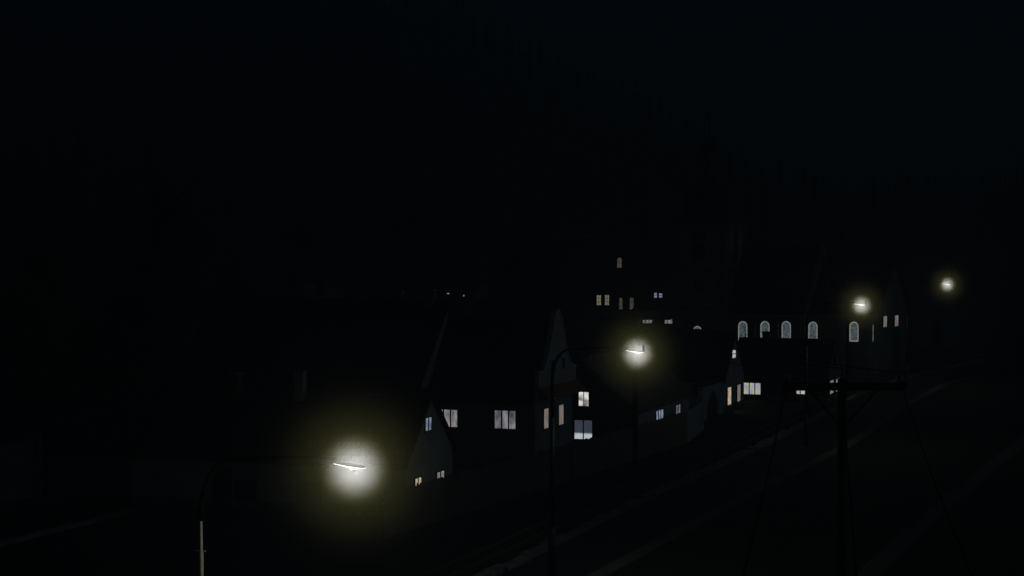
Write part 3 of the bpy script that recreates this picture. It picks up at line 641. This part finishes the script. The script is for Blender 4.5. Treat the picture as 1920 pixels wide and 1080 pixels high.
# low lit window of the tower base, peeping over the farmhouse ridge
X_, O_ = h.X, h.O
r_ = ray(1308, 611); c0 = Vector((0, 0, HC)); pl = h.O + h.ey * ty0; t = (pl - c0).dot(h.ey) / r_.dot(h.ey); p = h.loc(c0 + r_ * t); wz = p.z; wx = p.x
f = h.win_local('front', wx - .42, wx + .42, wz - 1.8, wz, 'church', 1, 1, 'stone', arch=True)
for o in [f] + list(f.children):
    for v in o.data.vertices: v.co.y += ty0
cl = h.on('ridge', 1275, 600)

# ------------------------------------------------------------------ chateau left of the church
h = House('chateau', 'distant chateau with pointed roof tower and dim arched and cream lit windows', 'chateau', 16, 262, (1192, 541), 506, 1092, W=9.)
h.body(M['timberwall']); h.roof(M['tile_dark_x'], .4, .2)
h.window('front', 1119, 1127, 553.5, 572, 'lit_cream', 2, 3); h.window('front', 1134.5, 1142, 553, 572, 'lit_cream', 2, 3)
h.window('front', 1161, 1167.2, 558.5, 583.5, 'lit_sepia', 1, 3, arch=True); h.window('front', 1181, 1188.3, 558, 583.5, 'lit_sepia', 1, 3, arch=True)
# gabled stair bay with arched window
a, b = h.on('front', 1148, 520, -.6).x, h.on('front', 1178, 520, -.6).x; zt = h.on('front', 1161, 476, -.6).z; ze = h.on('front', 1161, 500, -.6).z
by = MB().prism([(a, -.9, 2.6 + 2.9), (b, -.9, 5.5), (b, -.9, ze), ((a + b) / 2, -.9, zt), (a, -.9, ze)], (0, 4.4, 0)).build('gabled_bay', M['timberwall'], h.root)
mid = (a + b) / 2; sl = (zt - ze) / ((b - a) / 2)
MB().prism([(a - .3, -1.15, ze - .3 * sl), (mid, -1.15, zt + .02), (b + .3, -1.15, ze - .3 * sl), (b + .3, -1.15, ze - .3 * sl + .18), (mid, -1.15, zt + .25), (a - .3, -1.15, ze - .3 * sl + .18)], (0, 4.7, 0)).build('bay_roof', M['tile_dark_y'], by)
w0, w1 = h.on('front', 1157.3, 493, -.9).x, h.on('front', 1166, 493, -.9).x
f = h.win_local('front', w0, w1, h.on('front', 1161, 502, -.9).z, h.on('front', 1161, 483, -.9).z, 'lit_sepia', 1, 2, arch=True)
for o in [f] + list(f.children):
    for v in o.data.vertices: v.co.y -= .9
a, b = h.on('front', 1031, 500, 2.).x, h.on('front', 1095, 500, 2.).x; zt = h.on('front', 1060, 447, 2.).z; wd = b - a
MB().box(a, b, 2., 2. + wd, -.4, zt).build('tower', M['timberwall'], h.root)
cxp, cyp = (a + b) / 2, 2. + wd / 2; zz = lambda v: h.on('front', 1060, v, 2.).z
MB().lathe([(wd * .707 + .9, zt + .003), (wd * .45, zz(434)), (.05, zz(428))], (cxp, cyp), 4, R(45)).build('tower_roof', M['zinc'], h.root)
sx_ = h.on('front', 1043, 420, 2. + wd / 2).x; MB().lathe([(1.55, zz(436)), (1.5, zz(432)), (.95, zz(402)), (.35, zz(366)), (.03, zz(344))], (sx_, cyp), 8, R(22.5)).build('spire', M['tile_dark_x'], h.root)

# ------------------------------------------------------------------ street lamps
def make_lamp(fin):
    rt = thing('street_lamp', 'street lamp', 'street lamp', group='lit street lamps along the road')
    HH = 8.54; sh = M['darkmetal'] if fin else M['glow_tinted']; zs_ = 6.0 if fin else 7.3  # only the finless lamp has lamplight in its pole colour
    MB().tube([(0, 0, -.3), (0, 0, 1.9)], .15, 12).build('base', M['darkmetal'], rt, True)
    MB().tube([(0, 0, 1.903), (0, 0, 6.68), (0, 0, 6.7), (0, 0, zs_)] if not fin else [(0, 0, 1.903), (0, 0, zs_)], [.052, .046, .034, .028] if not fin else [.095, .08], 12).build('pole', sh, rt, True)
    pts = [(0, 0, zs_), (0, 0, 7.4)]
    for k in range(1, 9):
        an = R(90) * k / 8; pts.append((.66 * (1 - math.cos(an)), 0, 7.4 + 1.12 * math.sin(an)))
    pts += [(1.7, 0, 8.6), (2.86, 0, HH + .06)]
    MB().tube(pts, [.05 if not fin else .07] * 6 + [.045] * (len(pts) - 6), 10).build('arm', M['wire'], rt, True)
    MB().tube([(-.28, 0, 6.7), (.1, 0, 6.7)], .018, 6).build('bracket', M['metal'], rt, True)
    # head: droops slightly away from the arm
    x0, x1 = 2.82, 3.47; dz = -.07
    def sec(x, t, w_, up): z = HH + dz * t; return [(x, -w_, z), (x, -w_ * .7, z + up * .75), (x, 0, z + up), (x, w_ * .7, z + up * .75), (x, w_, z)]
    m = MB(); S = [sec(x0, 0, .05, .03), sec(x0 + .1, .16, .1, .04), sec(x0 + .35, .56, .14, .045), sec(x1 - .06, .9, .12, .035), sec(x1, 1, .07, .02)]
    for s_ in S: m.v += s_
    for k in range(len(S) - 1):
        for q in range(5): A = k * 5 + q; B = k * 5 + (q + 1) % 5; m.f.append((A, B, B + 5, A + 5))
    m.f.append((4, 3, 2, 1, 0)); e_ = (len(S) - 1) * 5; m.f.append(tuple(e_ + q for q in range(5)))
    hd = m.build('lamp_head', M['trim'], rt)
    # glass bowl under the head
    m = MB(); S = []
    for t, w_, dn in ((.03, .06, .008), (.25, .11, .012), (.5, .135, .026), (.7, .13, .04), (.88, .115, .012), (.985, .07, .006)):
        x = x0 + (x1 - x0) * t; z = HH + dz * t - .003; S.append([(x, -w_, z), (x, -w_ * .8, z - dn), (x, w_ * .8, z - dn), (x, w_, z)])
    for s_ in S: m.v += s_
    for k in range(len(S) - 1):
        for q in range(4): A = k * 4 + q; B = k * 4 + (q + 1) % 4; m.f.append((A, A + 4, B + 4, B))
    m.f.append((0, 1, 2, 3)); e_ = (len(S) - 1) * 4; m.f.append((e_ + 3, e_ + 2, e_ + 1, e_))
    m.build('glass_bowl', M['lens'], hd)
    if fin: MB().box(x1 - .03, x1 + .03, -.05, .05, HH + dz + .035, HH + dz + .27).build('sensor', M['darkmetal'], hd)
    return rt
LAMPS = [(376, 655, 873, 'street lamp nearest the viewer, glowing in front of the low cottage'),
         (1045, 1190, 659, 'street lamp glowing before the shaggy roofed cottage and wooden power pole'),
         (1512, 1612, 571, 'street lamp glowing in front of the church chancel'),
         (1700, 1774, 532.5, 'farthest street lamp, glowing above the red roofed chapel')]
def glow_mat():
    """added glow ball round each lamp: density and tint shaped to scatter its light"""
    m = bpy.data.materials.new('lamp_glow_volume'); m.use_nodes = True; n, l = m.node_tree.nodes, m.node_tree.links
    n.remove(n['Principled BSDF']); pv = n.new('ShaderNodeVolumePrincipled'); tc = n.new('ShaderNodeTexCoord')
    ln = n.new('ShaderNodeVectorMath'); ln.operation = 'LENGTH'; l.new(tc.outputs['Object'], ln.inputs[0]); r = ln.outputs['Value']
    def mt(op, a, b=None):
        q = n.new('ShaderNodeMath'); q.operation = op
        for i, x in enumerate((a, b)):
            if x is None: continue
            if isinstance(x, (int, float)): q.inputs[i].default_value = x
            else: l.new(x, q.inputs[i])
        return q.outputs[0]
    def bell(s, p, amp): return mt('MULTIPLY', mt('EXPONENT', mt('MULTIPLY', mt('POWER', mt('DIVIDE', r, s), p), -1.)), amp)
    tot = mt('ADD', mt('ADD', bell(.425, 3, GLOW[0]), bell(.7, 2, GLOW[1])), bell(1.15, 2, GLOW[2]))
    edge = n.new('ShaderNodeMapRange'); edge.inputs['From Min'].default_value = 1.2; edge.inputs['From Max'].default_value = 2.1; edge.inputs['To Min'].default_value = 1; edge.inputs['To Max'].default_value = 0
    l.new(r, edge.inputs['Value'])
    dens = mt('MULTIPLY', mt('MULTIPLY', tot, edge.outputs[0]), mt('ADD', mt('MULTIPLY', r, r), .008))
    l.new(dens, pv.inputs['Density'])
    cr = n.new('ShaderNodeValToRGB'); cr.color_ramp.elements[0].position = .2; cr.color_ramp.elements[0].color = (1, 1, .98, 1)
    cr.color_ramp.elements[1].position = .38; cr.color_ramp.elements[1].color = (1., .94, .3, 1)
    l.new(mt('DIVIDE', r, 2.), cr.inputs['Fac']); l.new(cr.outputs['Color'], pv.inputs['Color'])
    l.new(pv.outputs[0], n['Material Output'].inputs['Volume'])
    m.cycles.volume_step_rate = .4; m.cycles.volume_sampling = 'EQUIANGULAR'
    return m
GLOW = (2.45, .06, .023)
GM = glow_mat()
def ball(rad):
    m = MB(); return m.lathe([(rad * math.sin(math.pi * k / 16) + 1e-4, -rad * math.cos(math.pi * k / 16)) for k in range(17)], (0, 0), 24)
proto = {}
for i, (up, uh, vh, lab) in enumerate(LAMPS):
    hp = G(uh, vh, 8.5); fin = i > 0
    if fin not in proto: proto[fin] = make_lamp(fin); rt = proto[fin]
    else: rt = copy_tree(proto[fin])
    rt['label'] = lab
    rt.location = (hp.x - 2.98, hp.y + .98, 0); rt.rotation_euler = (0, 0, R(-18.2))
    print('LAMP', i, rt.location[:], 'pole col', 960 + F * rt.location.x / hp.y)
    sx = hp.x + .1; lp = (sx, hp.y, 8.44)
    L = bpy.data.lights.new('lamp_light', 'POINT'); L.energy = 55; L.color = (1, .985, .95); L.shadow_soft_size = .05; L.use_shadow = False
    lo = bpy.data.objects.new('lamp_light', L); COL.objects.link(lo); lo.location = lp
    gb = ball(2.15).build('haze_and_glow', GM, None); struct(gb, 'stuff'); gb.location = (sx, hp.y, 8.44)  # added ball, shaped to give the lamp its round glow

# ------------------------------------------------------------------ wooden power poles and their wires
TOP = 8.58
def make_pole():
    rt = thing('power_pole', 'power pole', 'power pole', group='wooden power poles with three insulators')
    MB().tube([(0, 0, -.4), (0, 0, TOP)], [.155, .125], 12).build('post', M['wood'], rt, True)
    MB().box(-1.83, 1.83, -.26, -.128, TOP - .33, TOP - .1).build('crossarm', M['wood'], rt)
    for s in (-1, 1): MB().tube([(s * 1.0, -.19, TOP - .3), (s * .09, -.1, TOP - 1.35)], .035, 6).build('brace', M['wood'], rt)
    for x in (-1.6, 0, 1.6):
        zb = TOP - .1 if x else TOP
        yb = -.19 if x else 0.
        MB().lathe([(.015, zb), (.015, zb + .1), (.06, zb + .1), (.07, zb + .14), (.035, zb + .16), (.06, zb + .2), (.03, zb + .23), (.04, zb + .29), (.02, zb + .31)], (x, yb), 10).build('insulator', M['ceramic'], rt, True)
    return rt
pp = make_pole(); poles = []
for i, (u, d, lab) in enumerate([(1580, 56.3, 'nearest wooden power pole with wide crossarm right of the road'),
                                 (1192, 99.6, 'wooden power pole standing before the board fence behind a street lamp'),
                                 (1590, 149.4, 'wooden power pole rising before the church chancel'),
                                 (1759, 199, 'farthest wooden power pole in front of the red roofed chapel'),
                                 (None, 4., 'wooden power pole close below the viewpoint')]):
    o = pp if i == 0 else copy_tree(pp); o['label'] = lab
    x = (u - 960) / F * d if u else 1.05
    o.location = (x, d, 0); poles.append((x, d))
far = (96., 236.)
def wire(a, b, k, lab):
    off = (-1.6, 0, 1.6)[k]; yo = 0 if k == 1 else -.19; zt = TOP + (.3 if k == 1 else .2)
    p, q = Vector((a[0] + off, a[1] + yo, zt)), Vector((b[0] + off, b[1] + yo, zt)); sag = (q - p).length * .012
    pts = [p.lerp(q, t / 20) - Vector((0, 0, sag * 4 * (t / 20) * (1 - t / 20))) for t in range(21)]
    c = pts[0]; o = MB().tube([x - c for x in pts], .015, 5).build('power_line', M['wire']); o.location = c
    tag(o, lab, 'wire', 'power lines strung between the wooden poles')
side = ('left insulators', 'middle insulators', 'right insulators')
for (a, b, where) in ((4, 0, 'from the near pole towards the viewer'), (0, 1, 'crossing the road to the pole by the fence'), (1, 2, 'from the fence pole to the church pole'), (2, 3, 'from the church pole to the chapel pole')):
    for k in range(3): wire(poles[a], poles[b], k, 'thin dark wire on the %s, %s' % (side[k], where))
for k in range(3): wire(poles[3], far, k, 'thin dark wire on the %s, leaving the farthest pole' % side[k])

# ------------------------------------------------------------------ board fence along the road side
fa, fb, fc = G(720, 1009), G(1287, 832), G(1319, 806)
ft = thing('board_fence', 'tall weathered board fence running between the cottages and the road', 'fence', fa[:])
def fence_run(a, b, mat, hgt, nm):
    t = (b - a); L_ = t.length; t.normalize(); n_ = Vector((t.y, -t.x, 0)); m = MB(); q = 0.
    while q < L_ - .05:
        w_ = random.uniform(.13, .17); hh = hgt + random.uniform(-.05, .05); p = a + t * q; e = a + t * min(q + w_ - .012, L_); o_ = n_ * random.uniform(0, .012)
        m.prism([p + o_, e + o_, e + o_ + Vector((0, 0, hh - random.uniform(0, .03))), p + o_ + Vector((0, 0, hh))], n_ * .024); q += w_
    m.build(nm, mat, ft, shift=a0_)
    r = MB()
    for z in (.4, hgt - .35): r.prism([a - n_ * .05 + Vector((0, 0, z)), b - n_ * .05 + Vector((0, 0, z)), b - n_ * .05 + Vector((0, 0, z + .09)), a - n_ * .05 + Vector((0, 0, z + .09))], n_ * .045)
    r.build('rails', M['wood'], ft, shift=a0_)
    k = 0.
    while k < L_:
        p = a + t * k - n_ * .13; MB().box(p.x - .06, p.x + .06, p.y - .06, p.y + .06, -.3, hgt - .1).build('post', M['wood'], ft, shift=a0_); k += 2.6
a0_ = fa
fence_run(fa, fb, M['board'], 1.92, 'boards'); fence_run(fb + (fc - fb) * .01, fc, M['plaster_blue'], 1.9, 'grey_boards')

# ------------------------------------------------------------------ guard rail beside the road
rl = thing('guard_rail', 'low wooden guard rail following the left side of the road', 'guard rail', (xl(66) - .75, 66, 0)); o0 = Vector((xl(66) - .75, 66, 0))
y = 66.; pr = None; n_ = 0; top = MB(); midr = MB()
while y < 200:
    p = Vector((xl(y) - .75, y, 0)); MB().box(p.x - .07, p.x + .07, p.y - .07, p.y + .07, -.3, 1.02).build('post', M['wood'], rl, shift=o0)
    if pr is not None:
        for mb_, z, h_ in ((top, .93, .1), (midr, .5, .09)):
            nn = Vector(((p - pr).y, -(p - pr).x, 0)).normalized() * .05
            mb_.prism([pr + nn * 1.6 + Vector((0, 0, z)), p + nn * 1.6 + Vector((0, 0, z)), p + nn * 1.6 + Vector((0, 0, z + h_)), pr + nn * 1.6 + Vector((0, 0, z + h_))], nn)
    pr = p; s = (xl(y + 1) - xl(y)); y += 3.0 / math.sqrt(1 + s * s)
top.build('top_rail', M['wood'], rl, shift=o0); midr.build('middle_rail', M['wood'], rl, shift=o0)

# ------------------------------------------------------------------ garden walls at the left
def wall_run(nm, lab, a, b, hgt, mat, th=.3, coping='stone', piers=()):
    rt = thing(nm, lab, 'wall', a[:]); t = (b - a).normalized(); n_ = Vector((-t.y, t.x, 0)) * th
    MB().prism([a, b, b + n_, a + n_], (0, 0, hgt)).build('wall', mat, rt, shift=a)
    e = n_.normalized() * .06; zc = Vector((0, 0, hgt + .003))
    MB().prism([a - e + zc, b - e + zc, b + n_ + e + zc, a + n_ + e + zc], (0, 0, .1)).build('coping', M[coping], rt, shift=a)
    for p in piers:
        c = a + t * (b - a).length * p + n_ * .5; m = MB().box(c.x - .28, c.x + .28, c.y - .28, c.y + .28, -.3, hgt + .25); m.build('pier', M['stone'], rt, shift=a)
    return rt
a, b = G(-70, 957), G(66, 932)
wall_run('garden_wall', 'high pale bluish garden wall with end pier at the forecourt', a, b, 2.7, M['plaster_blue'], piers=(1.03,))
a, b = G(90, 930), G(250, 931)
wall_run('garden_wall', 'low dark garden wall joining the cottage to the pier', a, b, 1.75, M['plaster_grey'], piers=(0.995,))

# ------------------------------------------------------------------ trees
def leafy(name, lab, u, vtop, wpx, d, mat, n=3200, leaf=.16, crown_low=.28, seed=1, group=None, cat='tree', shape=1.):
    rnd = random.Random(seed); base = Vector(((u - 960) / F * d, d, 0)); H = solve_v(base.x, d, vtop); Wd = wpx / F * d
    rt = thing(name, lab, cat, base[:], rnd.uniform(0, 6), group)
    tr = MB(); r0 = .018 * H + .07
    tr.tube([(0, 0, -.3), (0, 0, .4), (rnd.uniform(-.15, .15), 0, H * .35), (rnd.uniform(-.3, .3), rnd.uniform(-.2, .2), H * .7)], [r0 * 1.3, r0, r0 * .75, r0 * .3], 8)
    clumps = []; zc = H * (crown_low + 1) / 2; hz = H * (1 - crown_low) / 2
    for k in range(26):
        while True:
            p = Vector((rnd.uniform(-1, 1), rnd.uniform(-1, 1), rnd.uniform(-1, 1)))
            if .25 < p.length < 1: break
        tap = 1 - .45 * shape * max(0, p.z)
        c = Vector((p.x * Wd * .40 * tap, p.y * Wd * .40 * tap, zc + p.z * hz * .86)); clumps.append((c, rnd.uniform(.16, .30) * Wd * (1 - .3 * max(0, p.z))))
        if k < 11:
            s0 = Vector((0, 0, rnd.uniform(.25, .6) * H)); tr.tube([s0, s0.lerp(c, .5) + Vector((0, 0, .05 * H)), c], [r0 * .4, r0 * .25, r0 * .08], 5)
    clumps.append((Vector((0, 0, H - hz * .16)), hz * .18)); clumps.append((Vector((Wd * .06, 0, H - hz * .4)), Wd * .2))
    m = MB()
    for i in range(n):
        c, r = clumps[rnd.randrange(len(clumps))]
        dirv = Vector((rnd.gauss(0, 1), rnd.gauss(0, 1), rnd.gauss(0, .8))).normalized(); p = c + dirv * r * (rnd.random() ** .45)
        a = Vector((rnd.gauss(0, 1), rnd.gauss(0, 1), rnd.gauss(0, .7))).normalized(); b = a.orthogonal().normalized(); s_ = leaf * rnd.uniform(.7, 1.5)
        m.quad(p - a * s_, p - b * s_ * .55, p + a * s_, p + b * s_ * .55)
    tr.build('trunk', M['bark'], rt, True); m.build('crown', mat, rt)
    return rt
GT = 'broadleaf trees around the village'
leafy('tree', 'green leafed tree at the far left above the bluish garden wall', 70, 462, 270, 112, M['leaf'], 5200, .17, .16, 1, GT)
leafy('tree', 'broad dark tree standing left of the cottage roof', 232, 545, 250, 106, M['leaf_dark'], 5200, .17, .14, 2, GT)
leafy('tree', 'tallest dark brownish tree rising left of the long barn', 300, 338, 190, 150, M['leaf_autumn'], 4600, .22, .2, 3, GT)
leafy('tree', 'tree behind the moonlit roof with two chimneys', 575, 408, 190, 192, M['leaf'], 3600, .26, .1, 4, GT)
leafy('tree', 'tree rising behind the chimney end of the long barn', 765, 372, 150, 198, M['leaf'], 3600, .26, .1, 5, GT)
leafy('tree', 'dense dark tree left of the chateau tower', 992, 416, 150, 160, M['leaf_dark'], 4600, .2, .12, 6, GT)
leafy('tree', 'low rounded tree above the ridge of the baroque gabled house', 905, 556, 95, 170, M['leaf'], 2400, .17, .1, 7, GT)
leafy('tree', 'faint tree crown behind the chateau', 1140, 388, 70, 300, M['leaf'], 1800, .3, .2, 8, GT)
leafy('tree', 'pale tree between the tall dark tree and the moonlit roof', 440, 480, 110, 185, M['leaf'], 2600, .24, .12, 9, GT)

def conifer_mesh(rnd, H, r, tiers, spikes, m, o=Vector((0, 0, 0)), z0f=.06):
    for k in range(tiers):
        t = k / (tiers - 1); z = o.z + H * (z0f + (1 - z0f) * (t ** .9) * .97); rr = r * (1 - t) ** .85 + .05 * r; ph = rnd.random() * 6
        for q in range(spikes):
            an = ph + 2 * math.pi * q / spikes + rnd.uniform(-.25, .25); l_ = rr * rnd.uniform(.65, 1.15); wv = max(.25, l_ * .34)
            c, s_ = math.cos(an), math.sin(an); i = len(m.v); hz = H * .085
            m.v += [(o.x, o.y, z + hz), (o.x + c * l_ * .6 - s_ * wv, o.y + s_ * l_ * .6 + c * wv, z - hz * .1), (o.x + c * l_, o.y + s_ * l_, z - hz * rnd.uniform(.5, .9)), (o.x + c * l_ * .6 + s_ * wv, o.y + s_ * l_ * .6 - c * wv, z - hz * .1)]
            m.f.append((i, i + 1, i + 2, i + 3))
    i = len(m.v); t_ = o.z + H
    m.v += [(o.x - .04 * r, o.y, t_ - H * .1), (o.x + .04 * r, o.y, t_ - H * .1), (o.x, o.y, t_)]; m.f.append((i, i + 1, i + 2))
def spruce(lab, u, vtop, wpx, d, seed):
    rnd = random.Random(seed); base = Vector(((u - 960) / F * d, d, 0)); H = solve_v(base.x, d, vtop); rt = thing('spruce_tree', lab, 'tree', base[:], 0, 'spruces standing at the village edge')
    m = MB(); conifer_mesh(rnd, H, wpx / F * d / 2, 30, 16, m); m.build('crown', M['needle'], rt)
    MB().tube([(0, 0, -.3), (0, 0, H * .9)], [.03 * H * .5, .02], 8).build('trunk', M['bark'], rt)
spruce('tall spruce at the right end of the road', 1908, 478, 96, 176, 21)
spruce('pointed spruce at the hill foot behind the left trees', 150, 235, 130, 285, 22)
spruce('slender spruce behind the tallest brownish tree', 290, 190, 130, 320, 23)
spruce('small spruce beside the tall spruce at the road end', 1878, 600, 60, 171, 24)
# hillside forest: one far mass
rnd = random.Random(5); m = MB(); cnt = 0
for tries in range(9000):
    y = 285 + (rnd.random() ** 1.4) * 560; x = rnd.uniform(-.34, .36) * y
    yy = min(y, DP); z = hill_h(x, yy); 
    if z < .3 and rnd.random() < .75: continue
    H = rnd.uniform(11, 22); far_ = y > 520
    conifer_mesh(rnd, H, H * rnd.uniform(.13, .18), 6 if far_ else 9, 6 if far_ else 8, m, Vector((x, y, z - .5))); cnt += 1
    if cnt >= 2600: break
struct(m.build('forest', M['needle']), 'stuff')

# ------------------------------------------------------------------ night haze over the valley
m = bpy.data.materials.new('valley_haze'); m.use_nodes = True; n, l = m.node_tree.nodes, m.node_tree.links; n.remove(n['Principled BSDF'])
pv = n.new('ShaderNodeVolumePrincipled'); pv.inputs['Density'].default_value = .0019; pv.inputs['Color'].default_value = (.6, .85, 1, 1)
l.new(pv.outputs[0], n['Material Output'].inputs['Volume']); m.cycles.volume_sampling = 'EQUIANGULAR'
hz = MB().box(-950, 950, -70, 1320, -5, 210).build('haze_and_glow', m); struct(hz, 'stuff')

for m in bpy.data.materials:            # panes are far too weak to light the street: leave them out of light sampling
    if m.name.startswith('lit') or m.name in ('stained_church_glass', 'glowing_lamp_bowl'): m.cycles.emission_sampling = 'NONE'
# ------------------------------------------------------------------ render settings
sc.view_settings.view_transform = 'Standard'; sc.view_settings.look = 'None'; sc.view_settings.exposure = 0; sc.view_settings.gamma = 1
sc.render.engine = 'CYCLES'; sc.cycles.use_denoising = True; sc.cycles.use_adaptive_sampling = False; sc.cycles.max_bounces = 6; sc.cycles.volume_bounces = 0
sc.cycles.sample_clamp_indirect = 2.
